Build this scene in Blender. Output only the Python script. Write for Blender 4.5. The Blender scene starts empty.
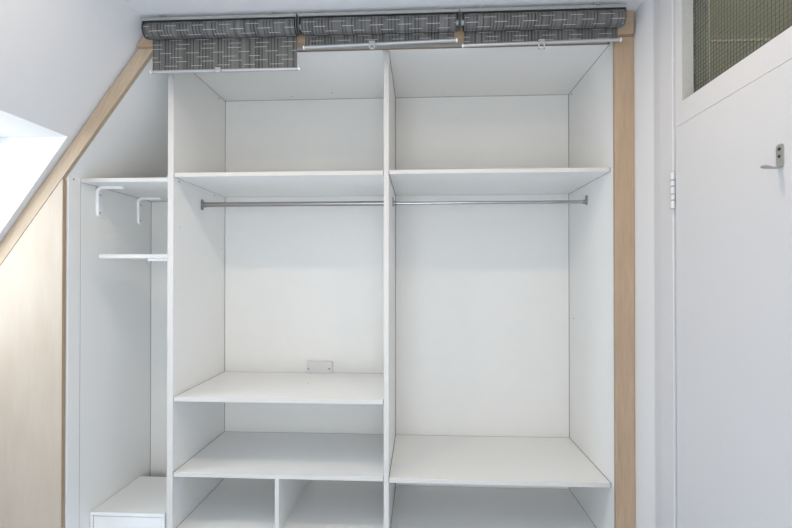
import bpy, bmesh, math, random
from mathutils import Vector, Matrix
random.seed(4)
scene = bpy.context.scene
COL = scene.collection
H = 1.30                      # camera height; heights measured from the camera are written Z(h)
def Z(h): return h + H

# ------------------------------------------------------------------ camera
cam_d = bpy.data.cameras.new('camera'); cam = bpy.data.objects.new('camera', cam_d); COL.objects.link(cam)
cam.location = (0, -2.0326, H); cam.rotation_euler = (math.pi/2 + 0.007, 0, 0.0515)
cam_d.sensor_fit = 'HORIZONTAL'; cam_d.sensor_width = 36; cam_d.lens = 471.96/792*36; cam_d.shift_y = 7.45/792
cam_d.clip_start = 0.02
scene.camera = cam
# ------------------------------------------------------------------ daylight, exposure
world = bpy.data.worlds.new('overcast_sky'); scene.world = world; world.use_nodes = True
bg = world.node_tree.nodes['Background']; bg.inputs[0].default_value = (0.925, 0.97, 1.03, 1); bg.inputs[1].default_value = 6.7
vs = scene.view_settings
vs.view_transform = 'Standard'; vs.look = 'None'; vs.gamma = 1; vs.use_curve_mapping = False; vs.exposure = 0.0
SPOT_POWER = 4.3
SPOT_COLOR = (1.0, 0.83, 0.64)
def portal(name, loc, rot, sx, sy):
    l = bpy.data.lights.new(name, 'AREA'); l.shape = 'RECTANGLE'; l.size = sx; l.size_y = sy
    l.cycles.is_portal = True
    o = bpy.data.objects.new(name, l); o.location = loc; o.rotation_euler = rot; COL.objects.link(o)

# ------------------------------------------------------------------ key dimensions
XA, XD1, XL, XM1, XM2, XR = -1.5155, -1.117, -1.0908, -0.158, -0.1365, 0.7995
DEP = 0.55
XW = 0.857                     # right wall
CEIL = 1.052
FLOOR = -H
SL = 1.37                      # attic slope dz/dx
def slope_x(z): return -1.7998 + (z - 0.139)/SL
YB, YF = -3.3, 0.62            # room ends
SKY_T, SKY_B, SKY_Y0, SKY_Y1 = 0.5804, -0.36, -0.130, -0.84
WX0, WX1, WZ0, WZ1 = -1.20, 0.70, 0.06, 1.80      # unseen window added behind the camera for frontal fill
KNEE_Z = -0.55
HY = -0.397                    # hinge line of the door
portal('roof_window_portal', (slope_x((SKY_T+SKY_B)/2)-0.34, (SKY_Y0+SKY_Y1)/2, Z((SKY_T+SKY_B)/2)),
       (0, -math.atan(SL), 0), (SKY_T-SKY_B)*1.24, SKY_Y0-SKY_Y1)
portal('fill_window_portal', ((WX0+WX1)/2, YB-0.16, (WZ0+WZ1)/2), (math.radians(90), 0, 0), WX1-WX0, WZ1-WZ0)

# ------------------------------------------------------------------ materials
MATS = {}
def new_mat(name):
    m = bpy.data.materials.new(name); m.use_nodes = True
    return m, m.node_tree.nodes, m.node_tree.links, m.node_tree.nodes['Principled BSDF']
def plain(name, col, rough=0.5, metal=0.0, spec=0.5, var=0.03, scale=30, bump=0.0, bscale=200, stretch=(1,1,1)):
    m, n, l, b = new_mat(name)
    tc = n.new('ShaderNodeTexCoord'); mp = n.new('ShaderNodeMapping'); mp.inputs['Scale'].default_value = stretch
    l.new(tc.outputs['Object'], mp.inputs[0])
    nz = n.new('ShaderNodeTexNoise'); nz.inputs['Scale'].default_value = scale; nz.inputs['Detail'].default_value = 4
    l.new(mp.outputs[0], nz.inputs['Vector'])
    mx = n.new('ShaderNodeMix'); mx.data_type = 'RGBA'
    mx.inputs[6].default_value = tuple(c*(1-var) for c in col)+(1,); mx.inputs[7].default_value = tuple(min(1, c*(1+var)) for c in col)+(1,)
    l.new(nz.outputs[0], mx.inputs[0]); l.new(mx.outputs[2], b.inputs['Base Color'])
    b.inputs['Roughness'].default_value = rough; b.inputs['Metallic'].default_value = metal
    b.inputs['Specular IOR Level'].default_value = spec
    if bump:
        n2 = n.new('ShaderNodeTexNoise'); n2.inputs['Scale'].default_value = bscale; n2.inputs['Detail'].default_value = 3
        l.new(mp.outputs[0], n2.inputs['Vector'])
        bp = n.new('ShaderNodeBump'); bp.inputs['Strength'].default_value = bump; bp.inputs['Distance'].default_value = 0.002
        l.new(n2.outputs[0], bp.inputs['Height']); l.new(bp.outputs[0], b.inputs['Normal'])
    MATS[name] = m; return m
def wood(name, c1, c2, c3, axis, rough=0.45, skew=0.0, st=26, pore=0.88):
    """maple veneer, grain running along the given local axis"""
    m, n, l, b = new_mat(name)
    tc = n.new('ShaderNodeTexCoord'); mp = n.new('ShaderNodeMapping')
    sc = [st, st, st]; sc[axis] = 1.6; mp.inputs['Scale'].default_value = sc
    rt = n.new('ShaderNodeMapping'); rt.inputs['Rotation'].default_value = (0, skew, 0); l.new(tc.outputs['Object'], rt.inputs[0])
    l.new(rt.outputs[0], mp.inputs[0])
    nz = n.new('ShaderNodeTexNoise'); nz.inputs['Scale'].default_value = 2.2; nz.inputs['Detail'].default_value = 6; nz.inputs['Distortion'].default_value = 0.6
    l.new(mp.outputs[0], nz.inputs['Vector'])
    cr = n.new('ShaderNodeValToRGB'); e = cr.color_ramp.elements
    e[0].position = 0.3; e[0].color = c1+(1,); e[1].position = 0.72; e[1].color = c2+(1,)
    l.new(nz.outputs[0], cr.inputs[0])
    # soft broad blotches
    mp2 = n.new('ShaderNodeMapping'); s2 = [7, 7, 7]; s2[axis] = 2.2; mp2.inputs['Scale'].default_value = s2
    l.new(tc.outputs['Object'], mp2.inputs[0])
    nb = n.new('ShaderNodeTexNoise'); nb.inputs['Scale'].default_value = 1.5; nb.inputs['Detail'].default_value = 3
    l.new(mp2.outputs[0], nb.inputs['Vector'])
    cb = n.new('ShaderNodeValToRGB'); cb.color_ramp.elements[0].position = 0.42; cb.color_ramp.elements[1].position = 0.75
    l.new(nb.outputs[0], cb.inputs[0])
    mx = n.new('ShaderNodeMix'); mx.data_type = 'RGBA'; mx.inputs[7].default_value = c3+(1,)
    mu = n.new('ShaderNodeMath'); mu.operation = 'MULTIPLY'; mu.inputs[1].default_value = 0.45
    l.new(cb.outputs[0], mu.inputs[0]); l.new(mu.outputs[0], mx.inputs[0]); l.new(cr.outputs[0], mx.inputs[6])
    # fine dark pores
    mp3 = n.new('ShaderNodeMapping'); s3 = [300, 300, 300]; s3[axis] = 12; mp3.inputs['Scale'].default_value = s3
    l.new(rt.outputs[0], mp3.inputs[0])
    np_ = n.new('ShaderNodeTexNoise'); np_.inputs['Scale'].default_value = 1.0; l.new(mp3.outputs[0], np_.inputs['Vector'])
    rp = n.new('ShaderNodeMapRange'); rp.inputs[1].default_value = 0.3; rp.inputs[2].default_value = 0.6; rp.inputs[3].default_value = pore; rp.inputs[4].default_value = 1.0
    l.new(np_.outputs[0], rp.inputs[0])
    mm = n.new('ShaderNodeMix'); mm.data_type = 'RGBA'; mm.blend_type = 'MULTIPLY'; mm.inputs[0].default_value = 1
    l.new(mx.outputs[2], mm.inputs[6]); l.new(rp.outputs[0], mm.inputs[7])
    l.new(mm.outputs[2], b.inputs['Base Color']); b.inputs['Roughness'].default_value = rough
    MATS[name] = m; return m
def math_node(n, l, op, a, b=None):
    x = n.new('ShaderNodeMath'); x.operation = op
    for i, v in enumerate((a, b)):
        if v is None: continue
        if isinstance(v, (int, float)): x.inputs[i].default_value = v
        else: l.new(v, x.inputs[i])
    return x.outputs[0]
def fabric(name):
    """charcoal woven blind cloth: fine upright stripes and short pale weft dashes (UV in metres)"""
    m, n, l, b = new_mat(name)
    uv = n.new('ShaderNodeUVMap'); sp = n.new('ShaderNodeSeparateXYZ'); l.new(uv.outputs[0], sp.inputs[0])
    u, v = sp.outputs[0], sp.outputs[1]
    def wn(sock_u, sock_v=None):
        c = n.new('ShaderNodeCombineXYZ'); l.new(sock_u, c.inputs[0])
        if sock_v is not None: l.new(sock_v, c.inputs[1])
        w = n.new('ShaderNodeTexWhiteNoise'); w.noise_dimensions = '3D'; l.new(c.outputs[0], w.inputs['Vector']); return w.outputs['Value']
    M = lambda op, a, b_=None: math_node(n, l, op, a, b_)
    fine = wn(M('FLOOR', M('MULTIPLY', u, 200.0)))
    wide = wn(M('FLOOR', M('MULTIPLY', u, 66.0)))
    # dark warp lines every ~1 cm, some missing
    line = M('LESS_THAN', M('FRACT', M('MULTIPLY', u, 76.0)), 0.42)
    keep = M('GREATER_THAN', wn(M('FLOOR', M('MULTIPLY', u, 76.0))), 0.25)
    dark = M('MULTIPLY', line, keep)
    base = M('ADD', 0.105, M('MULTIPLY', fine, 0.045)); base = M('ADD', base, M('MULTIPLY', wide, 0.03))
    base = M('SUBTRACT', base, M('MULTIPLY', dark, 0.06))
    # weft dashes
    rows = M('MULTIPLY', v, 56.0); ri = M('FLOOR', rows)
    off = wn(ri)
    uu = M('ADD', M('MULTIPLY', u, 9.0), M('MULTIPLY', off, 7.0))
    ui = M('FLOOR', uu)
    jit = wn(ui, ri)
    d1 = M('LESS_THAN', M('FRACT', uu), M('ADD', 0.40, M('MULTIPLY', jit, 0.12)))
    d2 = M('LESS_THAN', M('ABSOLUTE', M('SUBTRACT', M('FRACT', rows), 0.5)), 0.05)
    dash = M('MULTIPLY', d1, d2)
    val = M('ADD', M('MULTIPLY', base, M('SUBTRACT', 1.0, dash)), M('MULTIPLY', dash, 0.46))
    c = n.new('ShaderNodeCombineColor'); l.new(M('MULTIPLY', val, 1.03), c.inputs[0]); l.new(val, c.inputs[1]); l.new(M('MULTIPLY', val, 0.97), c.inputs[2])
    l.new(c.outputs[0], b.inputs['Base Color']); b.inputs['Roughness'].default_value = 0.85; b.inputs['Specular IOR Level'].default_value = 0.2
    bp = n.new('ShaderNodeBump'); bp.inputs['Strength'].default_value = 0.25; bp.inputs['Distance'].default_value = 0.001
    l.new(val, bp.inputs['Height']); l.new(bp.outputs[0], b.inputs['Normal'])
    MATS[name] = m
def glass(name, tint, gloss):
    m = bpy.data.materials.new(name); m.use_nodes = True; n, l = m.node_tree.nodes, m.node_tree.links
    n.remove(n['Principled BSDF']); out = n['Material Output']
    t = n.new('ShaderNodeBsdfTransparent'); g = n.new('ShaderNodeBsdfGlossy'); g.inputs['Roughness'].default_value = 0.04
    nz = n.new('ShaderNodeTexNoise'); nz.inputs['Scale'].default_value = 3
    mr = n.new('ShaderNodeMix'); mr.data_type = 'RGBA'; mr.inputs[6].default_value = tuple(c*0.97 for c in tint)+(1,); mr.inputs[7].default_value = tint+(1,)
    l.new(nz.outputs[0], mr.inputs[0]); l.new(mr.outputs[2], t.inputs[0])
    fr = n.new('ShaderNodeLayerWeight')               # Schlick-like reflection, the same from both faces
    mul = math_node(n, l, 'MULTIPLY', math_node(n, l, 'ADD', 0.03, math_node(n, l, 'MULTIPLY', math_node(n, l, 'POWER', fr.outputs['Facing'], 5.0), 0.9)), gloss)
    mx = n.new('ShaderNodeMixShader'); l.new(mul, mx.inputs[0]); l.new(t.outputs[0], mx.inputs[1]); l.new(g.outputs[0], mx.inputs[2])
    l.new(mx.outputs[0], out.inputs[0]); MATS[name] = m
def emit(name, col, s):
    m, n, l, b = new_mat(name); b.inputs['Emission Color'].default_value = col+(1,); b.inputs['Emission Strength'].default_value = s
    b.inputs['Base Color'].default_value = (0.9, 0.9, 0.9, 1); MATS[name] = m

plain('wall_paint', (0.775, 0.77, 0.775), 0.7, var=0.012, scale=4, bump=0.25, bscale=90)
plain('gloss_paint', (0.645, 0.635, 0.64), 0.38, var=0.01, scale=3, bump=0.06, bscale=40)
plain('melamine', (0.87, 0.865, 0.85), 0.38, var=0.015, scale=60, bump=0.05, bscale=400)
plain('melamine_edge', (0.645, 0.62, 0.59), 0.4, var=0.02, scale=90)
plain('hardboard_back', (0.75, 0.735, 0.71), 0.45, var=0.02, scale=12, bump=0.05, bscale=300)
plain('white_enamel', (0.88, 0.88, 0.88), 0.3, var=0.01)
plain('screw_dark', (0.05, 0.045, 0.04), 0.5, metal=0.3)
plain('screw_steel', (0.30, 0.29, 0.28), 0.35, metal=0.9)
plain('steel', (0.36, 0.34, 0.32), 0.35, metal=1.0, var=0.05, scale=20)
plain('nickel', (0.40, 0.395, 0.38), 0.4, metal=0.5, var=0.05, scale=40)
plain('chrome', (0.42, 0.42, 0.43), 0.2, metal=1.0, var=0.02)
plain('aluminium', (0.42, 0.42, 0.41), 0.45, metal=0.6, var=0.03, scale=50)
plain('bar_silver', (0.46, 0.465, 0.47), 0.4, metal=0.3, var=0.01)
plain('black_plastic', (0.02, 0.02, 0.02), 0.45, var=0.1)
plain('grey_plastic', (0.13, 0.13, 0.125), 0.4, var=0.05)
plain('clear_plastic', (0.58, 0.59, 0.60), 0.25, var=0.01)
plain('floor_vinyl', (0.56, 0.65, 0.79), 0.55, var=0.12, scale=8, stretch=(1, 8, 1))
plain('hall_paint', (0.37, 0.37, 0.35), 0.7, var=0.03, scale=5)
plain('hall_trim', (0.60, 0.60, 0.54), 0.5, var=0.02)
plain('gap_shade', (0.10, 0.09, 0.08), 0.9, var=0.3, scale=120)  # near-black tone that paints the shade inside open joints
plain('grey_block', (0.64, 0.635, 0.63), 0.5)
plain('wire', (0.09, 0.09, 0.08), 0.5, metal=0.6)
plain('putty', (0.50, 0.49, 0.46), 0.7, var=0.12, scale=40)
C1, C2, C3 = (0.40, 0.28, 0.185), (0.47, 0.335, 0.225), (0.36, 0.25, 0.165)
wood('maple_upright', C1, C2, C3, 2)
wood('maple_level', C1, C2, C3, 0)
wood('maple_rake', (0.44, 0.34, 0.24), (0.53, 0.415, 0.30), (0.43, 0.32, 0.215), 0, skew=0.15, st=50)
wood('maple_pale', (0.50, 0.42, 0.34), (0.535, 0.455, 0.375), (0.45, 0.365, 0.28), 2, st=9, pore=0.95)
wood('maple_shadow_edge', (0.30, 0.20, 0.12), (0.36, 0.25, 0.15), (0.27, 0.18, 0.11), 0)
fabric('blind_cloth')
glass('window_glass', (0.97, 0.985, 0.98), 1.0)
glass('wired_glass', (0.80, 0.82, 0.76), 1.0)
emit('lamp_lens', (1.0, 0.86, 0.68), 8.0)

# ------------------------------------------------------------------ mesh helpers
WORLD = {}
def link(o, parent=None):
    COL.objects.link(o)
    if parent is not None: o.parent = parent
def obj(name, bm, mat, parent=None, label=None, cat=None, group=None, kind=None, smooth=False, rot=None, pivot=None, bevel=0.0):
    """link a bmesh (in world coordinates) as one mesh object with its origin at its centre"""
    if bevel:
        bmesh.ops.bevel(bm, geom=list(bm.edges), offset=bevel, segments=2, affect='EDGES', profile=0.5)
    bmesh.ops.recalc_face_normals(bm, faces=bm.faces)
    if rot is None:
        lo = Vector((min(v.co[i] for v in bm.verts) for i in range(3))); hi = Vector((max(v.co[i] for v in bm.verts) for i in range(3)))
        c = (lo+hi)/2
        for v in bm.verts: v.co -= c
    else: c = Vector(pivot)
    me = bpy.data.meshes.new(name); bm.to_mesh(me); bm.free()
    if smooth:
        for p in me.polygons: p.use_smooth = True
    o = bpy.data.objects.new(name, me); me.materials.append(MATS[mat])
    link(o, parent)
    o.location = c - (WORLD[parent.name] if parent is not None else Vector())
    if rot is not None: o.rotation_euler = rot
    WORLD[o.name] = c
    if smooth:
        md = o.modifiers.new('split', 'EDGE_SPLIT'); md.split_angle = math.radians(40)
    tag(o, label, cat, group, kind); return o
def tag(o, label=None, cat=None, group=None, kind=None):
    for k, v in (('label', label), ('category', cat), ('group', group), ('kind', kind)):
        if v: o[k] = v
def thing(name, loc, label, cat, group=None, kind=None):
    o = bpy.data.objects.new(name, None); o.empty_display_size = 0.05; link(o); o.location = loc; WORLD[o.name] = Vector(loc)
    tag(o, label, cat, group, kind); return o
def box(x0, x1, y0, y1, z0, z1, bm=None):
    bm = bm or bmesh.new()
    vs_ = [bm.verts.new((x, y, z)) for x in (x0, x1) for y in (y0, y1) for z in (z0, z1)]
    for f in ((0,1,3,2),(4,6,7,5),(0,4,5,1),(2,3,7,6),(0,2,6,4),(1,5,7,3)): bm.faces.new([vs_[i] for i in f])
    return bm
def zbox(x0, x1, y0, y1, z0, z1, bm=None): return box(x0, x1, y0, y1, Z(z0), Z(z1), bm)
def prism(pts, a0, a1, axis, bm=None):
    """extrude a polygon along axis: axis 1 -> pts are (x,z); axis 0 -> (y,z); axis 2 -> (x,y)"""
    bm = bm or bmesh.new()
    def mk(p, a): return {0: (a, p[0], p[1]), 1: (p[0], a, p[1]), 2: (p[0], p[1], a)}[axis]
    A = [bm.verts.new(mk(p, a0)) for p in pts]; B = [bm.verts.new(mk(p, a1)) for p in pts]
    bm.faces.new(A); bm.faces.new(B[::-1])
    for i in range(len(pts)):
        j = (i+1) % len(pts); bm.faces.new((A[i], A[j], B[j], B[i]))
    return bm
def hexa(P, bm=None):
    bm = bm or bmesh.new(); v = [bm.verts.new(p) for p in P]
    for f in ((0,1,2,3),(7,6,5,4),(0,4,5,1),(1,5,6,2),(2,6,7,3),(3,7,4,0)): bm.faces.new([v[i] for i in f])
    return bm
def cyl(p0, p1, r0, r1=None, seg=20, bm=None):
    bm = bm or bmesh.new(); r1 = r0 if r1 is None else r1
    p0, p1 = Vector(p0), Vector(p1); d = (p1-p0).normalized()
    a = d.orthogonal().normalized(); b = d.cross(a)
    A = [bm.verts.new(p0+(a*math.cos(t)+b*math.sin(t))*r0) for t in [2*math.pi*i/seg for i in range(seg)]]
    B = [bm.verts.new(p1+(a*math.cos(t)+b*math.sin(t))*r1) for t in [2*math.pi*i/seg for i in range(seg)]]
    bm.faces.new(A[::-1]); bm.faces.new(B)
    for i in range(seg): j = (i+1) % seg; bm.faces.new((A[i], A[j], B[j], B[i]))
    return bm
def tube(pts, r, seg=10, bm=None, flat=1.0):
    """swept tube through points"""
    bm = bm or bmesh.new(); rings = []; pts = [Vector(p) for p in pts]
    rr = r if isinstance(r, (list, tuple)) else [r]*len(pts)
    ref = Vector((0.0, 0.9, 0.35)).normalized()
    for i, p in enumerate(pts):
        d = (pts[min(i+1, len(pts)-1)]-pts[max(i-1, 0)]).normalized()
        a = d.cross(ref)
        if a.length < 0.05: a = d.orthogonal()
        a.normalize(); b = d.cross(a)
        rings.append([bm.verts.new(p+a*math.cos(2*math.pi*k/seg)*rr[i]*flat+b*math.sin(2*math.pi*k/seg)*rr[i]) for k in range(seg)])
    for i in range(len(rings)-1):
        for k in range(seg): bm.faces.new((rings[i][k], rings[i][(k+1) % seg], rings[i+1][(k+1) % seg], rings[i+1][k]))
    bm.faces.new(rings[0][::-1]); bm.faces.new(rings[-1]); return bm
def rounded(cx, cz, w, h, r, n=5):
    pts = []
    for (sx, sz, a0) in ((1, 1, 0), (-1, 1, 90), (-1, -1, 180), (1, -1, 270)):
        for k in range(n+1):
            a = math.radians(a0+90*k/n); pts.append((cx+sx*(w/2-r)+r*math.cos(a), cz+sz*(h/2-r)+r*math.sin(a)))
    return pts

# ================================================================== THE ROOM
S = 'structure'
obj('floor', zbox(-2.6, 2.4, YB-0.15, YF+0.1, FLOOR-0.1, FLOOR), 'floor_vinyl', kind=S)
obj('ceiling', zbox(-1.16, XW+0.10, YB-0.15, YF+0.1, CEIL, CEIL+0.12), 'wall_paint', kind=S)
# sloping attic wall with the roof window opening: four sheared slabs, their inner ends are the reveals
TH = 0.33
def slab(z0, z1, y0, y1, bm):
    P = []
    for y in (y0, y1):
        P += [(slope_x(z0), y, Z(z0)), (slope_x(z1), y, Z(z1)), (slope_x(z1)-TH, y, Z(z1)), (slope_x(z0)-TH, y, Z(z0))]
    hexa(P, bm)
bm = bmesh.new()
slab(SKY_T, CEIL+0.10, YB-0.15, YF+0.1, bm); slab(KNEE_Z, SKY_B, YB-0.15, YF+0.1, bm)
slab(SKY_B, SKY_T, SKY_Y0, YF+0.1, bm); slab(SKY_B, SKY_T, YB-0.15, SKY_Y1, bm)
xk = slope_x(KNEE_Z)
box(xk-TH, xk, YB-0.15, YF+0.1, 0, Z(KNEE_Z), bm)
obj('wall_left', bm, 'wall_paint', kind=S)
obj('wall_front', box(xk, 2.4, YF, YF+0.1, 0, Z(CEIL)), 'wall_paint', kind=S)
# right wall with the door opening
DW, DTOP = 0.82, 1.0
bm = zbox(XW, XW+0.11, HY+0.0005, YF, FLOOR, CEIL)
zbox(XW, XW+0.11, YB, HY-DW-0.012, FLOOR, CEIL, bm); zbox(XW, XW+0.11, HY-DW-0.012, HY+0.0005, DTOP+0.012, CEIL, bm)
obj('wall_right', bm, 'wall_paint', kind=S)
# rear wall with the opening of the added fill window
bm = box(xk-TH, 2.4, YB-0.15, YB, 0, WZ0); box(xk-TH, 2.4, YB-0.15, YB, WZ1, Z(CEIL), bm)
box(xk-TH, WX0, YB-0.15, YB, WZ0, WZ1, bm); box(WX1, 2.4, YB-0.15, YB, WZ0, WZ1, bm)
obj('wall_back', bm, 'wall_paint', kind=S)
# unseen rear window, added and sized to give deep fill light
w = thing('fill_window', (0.5*(WX0+WX1), YB-0.1, WZ0), None, None, kind=S)
bm = bmesh.new(); t = 0.06
for a in ((WX0, WX1, WZ0, WZ0+t), (WX0, WX1, WZ1-t, WZ1), (WX0, WX0+t, WZ0+t, WZ1-t), (WX1-t, WX1, WZ0+t, WZ1-t), ((WX0+WX1)/2-.04, (WX0+WX1)/2+.04, WZ0+t, WZ1-t)):
    box(a[0], a[1], YB-0.13, YB-0.07, a[2], a[3], bm)
obj('window_frame', bm, 'gloss_paint', w)
for k in (0, 1):
    x0 = WX0+t if k == 0 else (WX0+WX1)/2+.04; x1 = (WX0+WX1)/2-.04 if k == 0 else WX1-t
    obj('pane', box(x0, x1, YB-0.103, YB-0.097, WZ0+t, WZ1-t), 'window_glass', w)
obj('window_sill', box(WX0-.05, WX1+.05, YB+0.0005, YB+0.03, WZ0-.03, WZ0), 'gloss_paint', w)
# roof window at the outer end of the opening
w = thing('window_1', (slope_x((SKY_T+SKY_B)/2)-TH, (SKY_Y0+SKY_Y1)/2, Z(SKY_B)), None, None, kind=S)
def rake_box(z0, z1, y0, y1, o0, o1, bm=None):
    P = []
    for y in (y0, y1):
        P += [(slope_x(z0)-o0, y, Z(z0)), (slope_x(z1)-o0, y, Z(z1)), (slope_x(z1)-o1, y, Z(z1)), (slope_x(z0)-o1, y, Z(z0))]
    return hexa(P, bm)
bm = bmesh.new(); q = 0.03
rake_box(SKY_T-q, SKY_T, SKY_Y1, SKY_Y0, TH-.022, TH, bm); rake_box(SKY_B, SKY_B+q, SKY_Y1, SKY_Y0, TH-.022, TH, bm)
rake_box(SKY_B+q, SKY_T-q, SKY_Y0-q, SKY_Y0, TH-.022, TH, bm); rake_box(SKY_B+q, SKY_T-q, SKY_Y1, SKY_Y1+q, TH-.022, TH, bm)
obj('window_frame', bm, 'gloss_paint', w)
obj('pane', rake_box(SKY_B+q, SKY_T-q, SKY_Y1+q, SKY_Y0-q, TH-.012, TH-.008), 'window_glass', w)

# hallway seen through the wired glass of the door
HT = 1.95
obj('wall_hallway', zbox(XW+0.11, 2.3, 0.25, 0.35, FLOOR, HT), 'hall_paint', kind=S)
bm = zbox(2.2, 2.3, -1.7, 0.25, FLOOR, HT); zbox(XW+0.11, 2.2, -1.7, -1.6, FLOOR, HT, bm); zbox(XW+0.101, XW+0.11, -1.7, 0.35, CEIL, HT, bm)
obj('wall_hallway_side', bm, 'hall_paint', kind=S)
obj('ceiling_hallway', zbox(XW+0.101, 2.3, -1.7, 0.35, HT, HT+.1), 'hall_paint', kind=S)
obj('trim_1', zbox(1.345, 2.2, 0.2475, 0.2495, 1.093, 1.103), 'hall_trim', kind=S)
obj('trim_2', zbox(1.22, 1.345, 0.225, 0.2495, FLOOR, HT), 'hall_trim', kind=S)

# ================================================================== DOOR
# casing around the opening
def casing(y_out, y_in, name):
    s = 1 if y_out > y_in else -1
    pts = [(XW-0.0005, y_out), (XW-0.0025, y_out), (XW-0.0055, y_out-s*0.05), (XW-0.0055, y_in+s*0.002), (XW-0.004, y_in), (XW-0.0005, y_in)]
    obj(name, prism(pts, 0.001, Z(DTOP+0.05), 2), 'gloss_paint', kind=S)
casing(HY+0.135, HY+0.0015, 'trim_3'); casing(HY-DW-0.135, HY-DW-0.012, 'trim_4')
obj('trim_5', zbox(XW-0.0055, XW-0.0005, HY-DW-0.018, HY+0.018, DTOP+0.014, DTOP+0.05), 'gloss_paint', kind=S)
ANG = math.radians(1.0)
DN = Vector((math.sin(ANG), math.cos(ANG), 0))       # along the leaf towards the hinge
DO = Vector((math.cos(ANG), -math.sin(ANG), 0))      # into the leaf (away from the room)
def dpt(s, d, h): # s: distance from hinge edge, d: depth behind room face, h: height from camera
    p = Vector((XW+0.001, HY-0.004, 0)) - DN*s + DO*d; return Vector((p.x, p.y, Z(h)))
def dbox(s0, s1, d0, d1, h0, h1, bm=None):
    P = [dpt(s0, d0, h0), dpt(s1, d0, h0), dpt(s1, d1, h0), dpt(s0, d1, h0), dpt(s0, d0, h1), dpt(s1, d0, h1), dpt(s1, d1, h1), dpt(s0, d1, h1)]
    return hexa(P, bm)
G0, G1, GB, GT = 0.048, DW-0.10, 0.567, DTOP-0.06     # glass opening
DB = FLOOR+0.008; PL = 0.493
door = thing('door_1', (XW, HY, 0), 'white painted door with wired glass upper light', 'door', kind=S)
bm = dbox(0, G0, 0, 0.04, DB, DTOP); dbox(G1, DW-.004, 0, 0.04, DB, DTOP, bm); dbox(G0, G1, 0, 0.04, GT, DTOP, bm); dbox(G0, G1, 0, 0.04, DB, GB, bm)
leaf = obj('door_leaf', bm, 'gloss_paint', door)
obj('door_panel', dbox(0.006, DW-.01, -0.0035, 0.0, DB+.01, PL), 'gloss_paint', door, bevel=0.0012)
bm = bmesh.new(); O = -0.0035
for a in ((0.006, G0, PL+.0007, DTOP-.004), (G1, DW-.01, PL+.0007, DTOP-.004), (G0, G1, PL+.0007, GB), (G0, G1, GT, DTOP-.004)): dbox(a[0], a[1], O, 0, a[2], a[3], bm)
obj('glazing_frame', bm, 'gloss_paint', door)
bm = bmesh.new()
dbox(G0, G1, 0.035, 0.040, GB, GB+0.010, bm); dbox(G0, G1, 0.035, 0.040, GT-0.010, GT, bm)
dbox(G1-0.01, G1, 0.035, 0.040, GB+.01, GT-.01, bm)
obj('glazing_bead', bm, 'gloss_paint', door)
obj('glazing_putty', dbox(G0, G0+0.0035, -0.003, 0.034, GB, GT), 'putty', door)
pane = obj('wired_glass_pane', dbox(G0+.001, G1-.001, 0.0345, 0.0348, GB+.001, GT-.001), 'wired_glass', door)
bm = bmesh.new(); k = G0+0.012
while k < G1: dbox(k, k+0.0009, 0.0335, 0.0343, GB+.002, GT-.002, bm); k += 0.0135
k = GB+0.014
while k < GT: dbox(G0+.002, G1-.002, 0.0328, 0.0335, k, k+0.0009, bm); k += 0.0135
obj('wire_mesh', bm, 'wire', pane, kind='stuff')
# dark ragged line where the glass meets the stile
bm = bmesh.new(); k = GB+.012
while k < GT-.012:
    hh = random.uniform(.01, .03); ww = random.uniform(.0015, .004)
    dbox(G0+0.004, G0+0.004+ww, 0.0312, 0.0322, k, min(k+hh, GT-.011), bm); k += hh
obj('old_sealant', bm, 'screw_dark', door)
# hinge: barrel of knuckles on a steel pin
hx_, hy_ = XW-0.0075, HY-0.001
hg = obj('hinge', cyl((hx_, hy_, Z(0.222)), (hx_, hy_, Z(0.347)), 0.0052, seg=12), 'screw_steel', door, smooth=True)
for a, b_ in ((.2235, .2485), (.2525, .2695), (.2735, .2955), (.2995, .3165), (.3205, .3455)):
    obj('knuckle', cyl((hx_, hy_, Z(a)), (hx_, hy_, Z(b_)), 0.0076, seg=14), 'gloss_paint', hg, smooth=True)
# coat hook on the door
hs = (-0.880 - HY)*-1 - 0.004
hp = dpt(hs, -0.0035, 0.28)
hook = thing('coat_hook', hp, 'small brushed nickel coat hook screwed to the white door', 'coat hook')
pl = []
for (a, h) in rounded(0, 0.0285, 0.023, 0.056, 0.008): pl.append((a, h))
bm = bmesh.new()
A = [bm.verts.new(dpt(hs+a, -0.0036, 0.2505+h)) for a, h in pl]; B = [bm.verts.new(dpt(hs+a, -0.0062, 0.2505+h)) for a, h in pl]
bm.faces.new(A); bm.faces.new(B[::-1])
for i in range(len(pl)): j = (i+1) % len(pl); bm.faces.new((A[i], A[j], B[j], B[i]))
obj('back_plate', bm, 'nickel', hook, smooth=True)
prof = [(0.0045, 0.2575), (0.008, 0.2530), (0.014, 0.2518), (0.022, 0.2522), (0.030, 0.2532), (0.037, 0.2540), (0.043, 0.2546), (0.048, 0.2552)]
wid = [0.0105, 0.0095, 0.0075, 0.0065, 0.0080, 0.0100, 0.0090, 0.0030]; thk = [.0024, .0024, .0024, .0026, .0034, .0042, .0038, .0014]
bm = bmesh.new(); rings = []
for (d_, h), w_, t_ in zip(prof, wid, thk):
    rings.append([bm.verts.new(dpt(hs+w_*math.cos(a), -d_, h+t_*math.sin(a))) for a in [2*math.pi*k/12 for k in range(12)]])
for i in range(len(rings)-1):
    for k in range(12): bm.faces.new((rings[i][k], rings[i][(k+1) % 12], rings[i+1][(k+1) % 12], rings[i+1][k]))
bm.faces.new(rings[0]); bm.faces.new(rings[-1])
obj('hook_arm', bm, 'nickel', hook, smooth=True)
for h in (0.2785, 0.2955):
    obj('screw', cyl(dpt(hs, -0.0060, h), dpt(hs, -0.0085, h), 0.0042, 0.0030, seg=12), 'screw_dark', hook)

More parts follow.
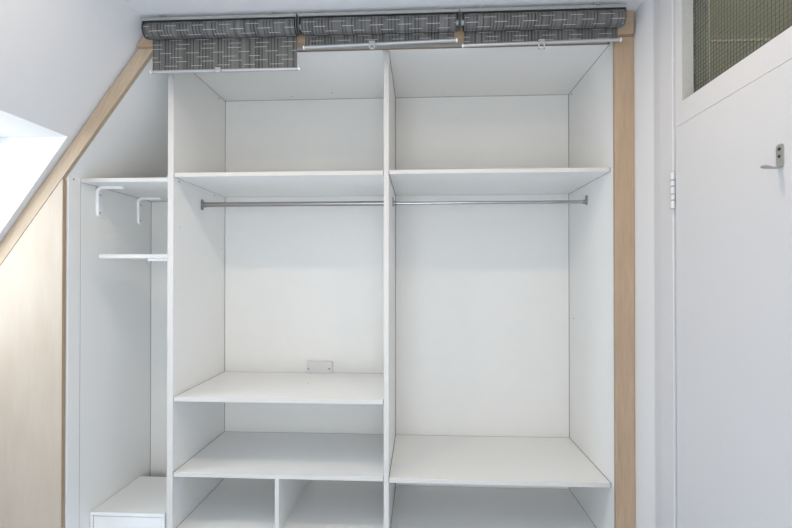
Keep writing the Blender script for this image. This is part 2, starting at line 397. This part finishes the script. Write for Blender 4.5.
# ================================================================== WARDROBE
BZ0, BZ1 = -1.132, -1.150        # top of the bottom boards, left and right bay
TOP0, TOP1 = 0.9725, 0.9905
G = 0.002                        # gap at the shelf ends
wd = thing('built_in_wardrobe', (-0.35, 0.28, 0), 'open white built-in wardrobe with shelves, hanging rails and bare interior', 'wardrobe')
def panel(name, *a, mat='melamine', bev=0.0009, par=None, label=None):
    return obj(name, zbox(*a), mat, par or wd, label=label, bevel=bev)
def board(name, x0, x1, y0, y1, z0, z1, label=None):
    """a shelf board with its own front edge band"""
    s = panel(name, x0, x1, y0+0.0012, y1, z0, z1, label=label, bev=0.0004)
    panel('edge_band', x0, x1, y0, y0+0.0012, z0+.0003, z1-.0003, mat='melamine_edge', par=s, bev=0)
    return s
def joint_shade(x0, x1, y0, y1, z0, z1): panel('gap_shade_strip', x0, x1, y0, y1, z0, z1, mat='gap_shade', bev=0)  # dark strip filling a gap, its shade put in as colour
def upright(name, x0, x1, z0, z1, y0=0.0, y1=DEP+0.02):
    s = panel(name, x0, x1, y0+0.0012, y1, z0, z1, bev=0.0004)
    panel('edge_band', x0+.0003, x1-.0003, y0, y0+0.0012, z0, z1, mat='melamine_edge', par=s, bev=0); return s
# uprights
panel('side_panel', XA-0.018, XA, 0.0, DEP+0.02, FLOOR+.001, 0.431)
strip = panel('filler_strip', XA-0.018, XA, -0.0745, -0.0016, FLOOR+.001, 0.431)
upright('upright', XD1, XL, FLOOR+.001, TOP1)
upright('upright', XM1, XM2, FLOOR+.001, TOP1)
panel('side_panel', XR, XR+0.018, -0.078, DEP+0.02, FLOOR+.001, TOP1)
# backs (thin boards with a shadow gap at the corners)
GB_ = 0.0025
def back(x0, x1, z0, z1): panel('back_panel', x0+GB_, x1-GB_, DEP, DEP+0.004, z0, z1, mat='hardboard_back', bev=0)
back(XA, XD1-.001, FLOOR+.03, 0.4125); back(XA, XD1, 0.4325, 0.97)
back(XL, XM1, BZ0, TOP0-0.002); back(XM2, XR, BZ1, TOP0-0.002)
# tops and bottoms
panel('top_panel', XL+G*.5, XM1-G*.5, 0.001, DEP+.02, TOP0, TOP1); panel('top_panel', XM2+G*.5, XR-G*.5, 0.001, DEP+.02, TOP0, TOP1)
board('bottom_panel', XL+G, XM1-G, 0.0, DEP-.002, BZ0-.018, BZ0); board('bottom_panel', XM2+G, XR-G, 0.0, DEP-.002, BZ1-.018, BZ1)
panel('plinth', XL, XM1, 0.04, 0.056, FLOOR+.001, BZ0-.0185); panel('plinth', XM2, XR, 0.04, 0.056, FLOOR+.001, BZ1-.0185)
# shelves
YS = 0.002
J = 0.0026; E = 0.0002
for x0, x1, y0, z0, z1 in ((XL, XM1, YS, 0.4338, 0.4517), (XL, XM1, YS, -0.5595, -0.5405), (XL, XM1, YS, -0.8905, -0.8725),
                           (XM2, XR, -0.006, 0.4343, 0.4515), (XM2, XR, -0.004, -0.8932, -0.8736)):
    board('shelf', x0+J, x1-J, y0, DEP-J, z0, z1)
    joint_shade(x0+E, x0+J-E, y0+.0006, DEP-J, z0+E, z1-E); joint_shade(x1-J+E, x1-E, y0+.0006, DEP-J, z0+E, z1-E)
    joint_shade(x0+E, x1-E, DEP-J+E, DEP-E, z0+E, z1-E)
for x0, x1, z in ((XL, XM1, BZ0), (XM2, XR, BZ1)):
    for a in (x0, x1-G): joint_shade(a+E, a+G-E, .0006, DEP-.002, z-.0178, z-E)
for x0, x1, z0, z1 in ((XL, XM1, BZ0, TOP0-.002), (XM2, XR, BZ1, TOP0-.002), (XA, XD1, FLOOR+.03, 0.4125)):
    for a in (x0, x1-GB_): joint_shade(a+E, a+GB_-E, DEP+.0004, DEP+.004, z0, z1)
for x0, x1 in ((XL, XM1), (XM2, XR)):
    joint_shade(x0, x1, DEP+.0004, DEP+.004, TOP0-.002+E, TOP0-E)
    for a in (x0-.0002, x1-.0018): joint_shade(a, a+.002, 0.002, DEP, TOP0-.0003, TOP0+.001)
joint_shade(XA-.017, XA-.0003, -0.0015, -0.0001, FLOOR+.001, 0.430)
joint_shade(XA+.0002, XA+.0018, 0.002, DEP-.002, 0.4127, 0.4133)
upright('divider', -0.6347, -0.6166, BZ0, -0.8907, 0.003, DEP-.003)
# shelf and brackets in the alcove beside the slope
sa = board('shelf', XA+.0005, XD1-.0005, 0.0, DEP-.002, 0.4135, 0.4310)
sb = board('shelf', -1.4316, XD1-.0008, 0.0, 0.27, 0.0735, 0.0905, label='short white shelf with a free end')
def bracket(y, zt, x_wall, d, par, leg=0.142, arm=0.125, scr=True):
    """pressed white shelf bracket: wall leg, curved corner, arm under the shelf"""
    wv, th, R = 0.030, 0.0105, 0.026
    zt = zt-0.0004; xw = x_wall+d*0.0004
    path = [(0, -leg+.0), (0, -leg+.003), (0, -leg+.008), (0, -leg+.015), (0, -R-.02), (0, -R)]
    path += [(R-R*math.cos(a), -R+R*math.sin(a)) for a in [math.pi/2*k/8 for k in range(1, 9)]]
    path += [(R+.03, 0), (arm-.015, 0), (arm-.008, 0), (arm-.003, 0), (arm, 0)]
    nrm = [(1, 0)]*6+[(math.cos(a), -math.sin(a)) for a in [math.pi/2*k/8 for k in range(1, 9)]]+[(0, -1)]*5
    hw = [.004, .009, .0125, .015]+[.015]*2+[.015]*8+[.014, .0125, .011, .008, .003]
    bm = bmesh.new(); rings = []
    for (px, pz_), (nx, nz), h in zip(path, nrm, hw):
        a = (px, pz_); b = (px+nx*th, pz_+nz*th)
        c2 = (px+nx*th*.55, pz_+nz*th*.55)
        ring = [(a, -h), (c2, -h), (b, -h*.8), (b, h*.8), (c2, h), (a, h)]
        rings.append([bm.verts.new((xw+d*q[0], y+w_, Z(zt+q[1]))) for q, w_ in ring])
    for i in range(len(rings)-1):
        for k in range(6): bm.faces.new((rings[i][k], rings[i][(k+1) % 6], rings[i+1][(k+1) % 6], rings[i+1][k]))
    bm.faces.new(rings[0][::-1]); bm.faces.new(rings[-1])
    b = obj('shelf_bracket', bm, 'white_enamel', par, smooth=True)
    if scr:
        for q in (0.27, 0.86):
            obj('screw', cyl((xw+d*th, y, Z(zt-leg*q)), (xw+d*(th+.0012), y, Z(zt-leg*q)), 0.0040, seg=10), 'screw_steel', b)
    return b
bracket(0.112, 0.4135, XA, 1, wd); bracket(0.432, 0.4135, XA, 1, wd)
bracket(0.06, 0.0735, XD1, -1, wd, leg=0.075, arm=0.125, scr=False); bracket(0.22, 0.0735, XD1, -1, wd, leg=0.075, arm=0.125, scr=False)
# white lining board under the roof slope
xa, za, xb, zb = XA-0.018, 0.4315-0.018*1.355, XD1-0.0005, 0.4315+(XD1-XA)*1.355
obj('sloping_lining', prism([(xa, Z(za)), (xb, Z(zb)), (xb, Z(zb)+0.012), (xa, Z(za)+0.012)], -0.079, DEP+.004, 1), 'melamine', wd)
# cable cover block at the back of the left bay
cb = obj('cable_cover', zbox(-0.6235, -0.4835, 0.531, 0.5495, -0.5400, -0.4745), 'grey_block', wd, bevel=0.0012)
for x in (-0.6125, -0.4985): obj('screw', cyl((x, 0.5312, Z(-0.5145)), (x, 0.530, Z(-0.5145)), 0.0038, seg=10), 'screw_dark', cb)
# hanging rails
r1 = obj('hanging_rail', cyl((XL+0.004, 0.272, Z(0.350)), (XM1-0.004, 0.272, Z(0.350)), 0.0115, seg=24), 'steel', wd, smooth=True)
for x, s in ((XL, 1), (XM1, -1)):
    fl = obj('rail_flange', prism(rounded(0.272, Z(0.350), 0.024, 0.052, 0.006), x+s*0.0005, x+s*0.004, 0), 'screw_steel', r1)
    obj('socket', cyl((x+s*.004, .272, Z(.350)), (x+s*.022, .272, Z(.350)), 0.0135, seg=20), 'screw_steel', r1, smooth=True)
r2 = obj('hanging_rail', cyl((XM2+0.004, 0.275, Z(0.350)), (XR-0.004, 0.275, Z(0.350)), 0.0078, seg=20), 'chrome', wd, smooth=True)
for x, s in ((XM2, 1), (XR, -1)):
    obj('rail_holder', prism(rounded(0.275, Z(0.358), 0.018, 0.046, 0.005), x+s*0.0005, x+s*0.006, 0), 'screw_steel', r2)
    obj('socket', cyl((x+s*.006, .275, Z(.350)), (x+s*.020, .275, Z(.350)), 0.0102, seg=18), 'steel', r2, smooth=True)
# assembly screws and shelf pin holes that show as dots
def dot_x(x, y, h, s, r=0.0034, par=None): obj('screw', cyl((x-s*.0005, y, Z(h)), (x+s*0.0011, y, Z(h)), r, seg=10), 'screw_dark', par or wd)
dot_x(XL, 0.0493, 0.422, 1); dot_x(XL, 0.413, 0.421, 1); dot_x(XL, 0.469, 0.9565, 1); dot_x(XA, -0.045, 0.418, 1)
dot_x(XR, 0.50, 0.955, -1); dot_x(XR, 0.475, -0.228, -1, .003); dot_x(XL, 0.06, 0.215, 1, .002); dot_x(XL, 0.5, 0.14, 1, .002)
dot_x(XD1, 0.3, 0.80, -1, .002)
for x, y in ((-0.70, 0.50), (-0.47, 0.46)): obj('screw', cyl((x, y, Z(TOP0)+.0004), (x, y, Z(TOP0)-.001), .0030, seg=10), 'screw_dark', wd)
for x, y in ((-0.56, 0.30), (-0.53, 0.525), (-0.60, 0.525)): obj('screw', cyl((x, y, Z(-0.5405)-.0004), (x, y, Z(-0.5405)+.0006), .0028, seg=10), 'screw_dark', wd)

# low drawer box on the alcove floor
dx0, dx1, dy0, dy1, dzt = XA+0.002, -1.1625, 0.0655, 0.45, -1.0885
du = thing('drawer_box', ((dx0+dx1)/2, 0.25, 0), 'low white drawer box on the floor of the narrow bay', 'drawer box')
obj('top_board', zbox(dx0, dx1, dy0, dy1, dzt-.016, dzt), 'melamine', du, bevel=.0008)
for x0 in (dx0, dx1-.014): obj('side_board', zbox(x0, x0+.014, dy0, dy1, FLOOR+.001, dzt-.0164), 'melamine', du, bevel=.0006)
obj('back_board', zbox(dx0+.0145, dx1-.0145, dy1-.01, dy1, FLOOR+.001, dzt-.0164), 'melamine', du)
obj('drawer', zbox(dx0+.0165, dx1-.0165, dy0+.003, dy0+.30, FLOOR+.012, dzt-.0195), 'melamine', du, bevel=.001)

# ================================================================== MAPLE SURROUND
FY0, FY1 = -0.100, -0.080
obj('maple_post', zbox(0.780, 0.8552, FY0, FY1, FLOOR+.001, 0.9562), 'maple_upright', label='tall narrow maple post between the wardrobe and the white wall', cat='wood post', bevel=0.0015)
bxz = [(-1.191, Z(0.957)), (0.8474, Z(0.957)), (0.8474, Z(CEIL-.001)), (-1.191+(CEIL-.958)/SL, Z(CEIL-.001))]
hb = thing('header_beam', (-0.15, -0.1, Z(0.957)), 'long maple header beam behind the roller blinds, just under the ceiling', 'wood beam')
obj('beam', prism(bxz, -0.120, -0.078, 1), 'maple_level', hb, bevel=0.002)
# raking trim: local x runs along the slope
ang = math.atan(1.355); UX = Vector((math.cos(ang), 0, math.sin(ang))); UZ = Vector((-math.sin(ang), 0, math.cos(ang)))
P0 = Vector((-1.7992, 0, Z(0.0402)))              # a point of the lower edge
s0, sLe, sUe = -0.66, 1.1384, 1.0970
bm = bmesh.new(); n = 60
wt = lambda s: 0.0555 + 0.0012*math.sin(s*9)+0.0009*math.sin(s*23+1)   # scribed to the uneven plaster
L, U = [], []
for i in range(n+1):
    sl = s0+(sLe-s0)*i/n; s = s0+(sUe-s0)*i/n
    L.append([bm.verts.new((sl, y, 0.0005)) for y in (FY0, FY1)]); U.append([bm.verts.new((s, y, wt(s))) for y in (FY0, FY1)])
for i in range(n):
    bm.faces.new((L[i][0], L[i+1][0], U[i+1][0], U[i][0])); bm.faces.new((L[i][1], U[i][1], U[i+1][1], L[i+1][1]))
    bm.faces.new((L[i][0], L[i][1], L[i+1][1], L[i+1][0])); bm.faces.new((U[i][0], U[i+1][0], U[i+1][1], U[i][1]))
bm.faces.new((L[0][0], U[0][0], U[0][1], L[0][1])); bm.faces.new((L[n][0], L[n][1], U[n][1], U[n][0]))
obj('raking_trim', bm, 'maple_rake', label='slanting maple trim board running up along the sloping wall', cat='wood trim', rot=(0, -ang, 0), pivot=P0)
# sliding door track under the header
obj('door_track', zbox(-1.08, 0.776, -0.060, -0.030, 0.965, 0.985), 'aluminium', hb)
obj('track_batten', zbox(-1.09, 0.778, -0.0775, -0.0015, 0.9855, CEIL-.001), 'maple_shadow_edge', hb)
obj('top_edge_band', zbox(XL, XR, -0.0012, 0.0, TOP0+.001, TOP1+.004), 'maple_level', wd)

# pale maple board that closes the eaves under the trim
XP = -1.5225
pz = lambda x: Z(0.0402+1.355*(x+1.7992)) - 0.0035
ep = thing('eaves_panel', (-1.85, -0.09, 0), 'pale maple board panel closing the eaves under the raking trim', 'wood panel')
xl = -2.28
zc = 0.002; xz = xl
pts = [(xl, zc), (XP, zc), (XP, pz(XP)), (xl, pz(xl))]
obj('board', prism(pts, FY0, FY1, 1), 'maple_pale', ep, bevel=0.0008)
obj('edge_strip', box(XP+.0002, XP+0.0014, FY0+.001, FY1-.001, zc, pz(XP)-.004), 'maple_upright', ep)

# ================================================================== ROLLER BLINDS
RY, RZ, RR = -0.160, 0.998, 0.0315
def uv_grid(rows, name):
    """rows: list of lists of (co, (u,v)); quads with uv"""
    bm = bmesh.new(); uvl = bm.loops.layers.uv.new('UVMap')
    V = [[bm.verts.new(c) for c, _ in r] for r in rows]
    for i in range(len(rows)-1):
        for j in range(len(rows[0])-1):
            f = bm.faces.new((V[i][j], V[i+1][j], V[i+1][j+1], V[i][j+1]))
            idx = ((i, j), (i+1, j), (i+1, j+1), (i, j+1))
            for lp, (a, b) in zip(f.loops, idx): lp[uvl].uv = rows[a][b][1]
    return bm
def blind(x0, x1, zl, zr, uoff, label, tab, fx0, fx1):
    t = thing('roller_blind', ((x0+x1)/2, RY, Z(CEIL)), label, 'roller blind', 'roller blinds along the ceiling')
    # aluminium mounting rail with a turned lip
    prof = [(-0.186, 1.0395), (-0.186, 1.0275), (-0.183, 1.0275), (-0.183, 1.0365), (-0.128, 1.0365), (-0.128, 1.0275), (-0.125, 1.0275), (-0.125, 1.0395)]
    rail = obj('mounting_rail', prism([(p[0], Z(p[1])) for p in prof], x0, x1, 0), 'aluminium', t)
    for k in (0.13, 0.83):
        xc = x0+(x1-x0)*k
        c = box(xc-.011, xc+.011, -0.178, -0.133, Z(1.040), Z(CEIL)-.0005)
        box(xc-.008, xc+.008, -0.190, -0.178, Z(1.0405), Z(1.0440), c)
        obj('ceiling_clip', c, 'aluminium', rail)
    # end brackets: plates with a half-round lower end
    for xe in (x0, x1-.003):
        pts = [(RY+0.030, Z(1.036)), (RY-0.0225, Z(1.036))]
        for k in range(13):
            a = math.pi+math.pi*k/12; pts.append((RY+0.029*math.cos(a), Z(RZ)+0.029*math.sin(a)))
        obj('end_bracket', prism(pts, xe, xe+.003, 0), 'grey_plastic', t)
    # cloth roll (spiral end visible) on a tube
    n = 48; rows = []
    for k in range(n+1):
        a = 2*math.pi*k/n; r = RR
        y, z = RY-r*math.sin(a+math.pi), Z(RZ)+r*math.cos(a+math.pi)
        rows.append([((x, y, z), (x-x0+uoff, a*r+0.31)) for x in (fx0, fx1)])
    roll = obj('cloth_roll', uv_grid(rows, 'r'), 'blind_cloth', t, smooth=True)
    for xe, s in ((fx0, 1), (fx1, -1)):
        obj('roll_end', cyl((xe+s*.0005, RY, Z(RZ)), (xe+s*.004, RY, Z(RZ)), RR-.0006, seg=36), 'black_plastic', roll)
        xx = x0+.003 if s == 1 else x1-.003
        obj('spindle', cyl((xx, RY, Z(RZ)), (xe, RY, Z(RZ)), 0.011, seg=16), 'clear_plastic', roll, smooth=True)
    # hanging cloth
    ys = RY+RR-.0008; rows = []; m = 10
    for i in range(m+1):
        row = []
        for j in range(25):
            q = j/24; x = fx0+.004+(fx1-fx0-.008)*q
            zb_ = zl+(zr-zl)*q+.004; z = RZ+(zb_-RZ)*i/m
            row.append(((x, ys+0.0008*math.sin(q*9+uoff*7)*(i/m), Z(z)), (x-x0+uoff, RZ-z+0.02)))
        rows.append(row)
    sheet = obj('cloth_sheet', uv_grid(rows, 's'), 'blind_cloth', t)
    md = sheet.modifiers.new('thickness', 'SOLIDIFY'); md.thickness = 0.0008
    # bottom bar
    bx0, bx1 = fx0+.001, fx1+.004
    bar = obj('bottom_bar', cyl((bx0, ys, Z(zl)), (bx1, ys, Z(zr)), 0.0066, seg=18), 'bar_silver', t, smooth=True)
    for xe, zz, s in ((bx0, zl, -1), (bx1, zr, 1)):
        obj('end_cap', cyl((xe, ys, Z(zz)), (xe+s*.005, ys, Z(zz)), 0.0078, seg=16), 'white_enamel', bar, smooth=True)
    # clear plastic pull tab: open loop
    xt = bx0+(bx1-bx0)*tab[0]; zt = zl+(zr-zl)*tab[0]; hw, dz = 0.0125, tab[1]
    c = bmesh.new(); y0, y1 = ys-0.0112, ys-0.0072
    zt_ = Z(zt)
    box(xt-hw, xt-hw+.004, y0, y1, zt_-dz, zt_+.009, c); box(xt+hw-.004, xt+hw, y0, y1, zt_-dz, zt_+.009, c)
    box(xt-hw, xt+hw, y0, y1, zt_+.004, zt_+.009, c); box(xt-hw, xt+hw, y0, y1, zt_-dz, zt_-dz+.004, c)
    box(xt-hw, xt+hw, y0, y1, zt_-.004, zt_+.0, c)
    obj('pull_tab', c, 'clear_plastic', bar)
    return t
blind(-1.126, -0.4935, 0.843, 0.8425, 0.0, 'charcoal roller blind beside the sloping wall, pulled down further than the others', (0.46, 0.010), -1.116, -0.5005)
blind(-0.486, 0.1525, 0.9295, 0.9445, 1.3, 'charcoal roller blind with a slightly crooked bottom bar, between two other blinds', (0.45, 0.024), -0.474, 0.1405)
blind(0.157, 0.7905, 0.9215, 0.9295, 2.9, 'nearly closed charcoal roller blind at the header end above the tall maple post', (0.50, 0.030), 0.172, 0.7845)

# ================================================================== CEILING SPOTLIGHTS (light the wardrobe from in front)
for x, near in ((-0.78, 'sloping wall'), (0.31, 'door')):
    t = thing('ceiling_spotlight', (x, -0.80, Z(CEIL)), 'white round ceiling spotlight in front of the wardrobe, on the side of the '+near, 'ceiling light', 'ceiling spotlights in front of the wardrobe')
    obj('housing', cyl((x, -0.80, Z(CEIL)-.0005), (x, -0.80, Z(CEIL)-.030), 0.055, 0.052, seg=32), 'white_enamel', t, smooth=True)
    obj('lens', cyl((x, -0.80, Z(CEIL)-.0302), (x, -0.80, Z(CEIL)-.033), 0.042, 0.040, seg=28), 'lamp_lens', t)
    l = bpy.data.lights.new('spot_light', 'AREA'); l.shape = 'DISK'; l.size = 0.06; l.energy = SPOT_POWER; l.color = SPOT_COLOR
    lo = bpy.data.objects.new('spot_light', l); link(lo, t); lo.location = (0, 0, -0.036)
# unseen lamp added to brighten the hallway behind the glass
hx, hy = 1.60, -0.50
t = thing('hall_fill_lamp', (hx, hy, Z(HT)), 'unseen fill lamp added on the hallway ceiling beyond the door', 'ceiling light')
obj('fill_lamp_base', cyl((hx, hy, Z(HT)-.0005), (hx, hy, Z(HT)-.02), 0.11, seg=28), 'white_enamel', t, smooth=True)
obj('fill_lamp_shade', cyl((hx, hy, Z(HT)-.0205), (hx, hy, Z(HT)-.08), 0.10, 0.07, seg=28), 'white_enamel', t, smooth=True)
l = bpy.data.lights.new('hall_fill_light', 'AREA'); l.shape = 'DISK'; l.size = 0.13; l.energy = 12.0; l.color = (1.0, 0.95, 0.85)
lo = bpy.data.objects.new('hall_fill_light', l); link(lo, t); lo.location = (0, 0, -0.085)
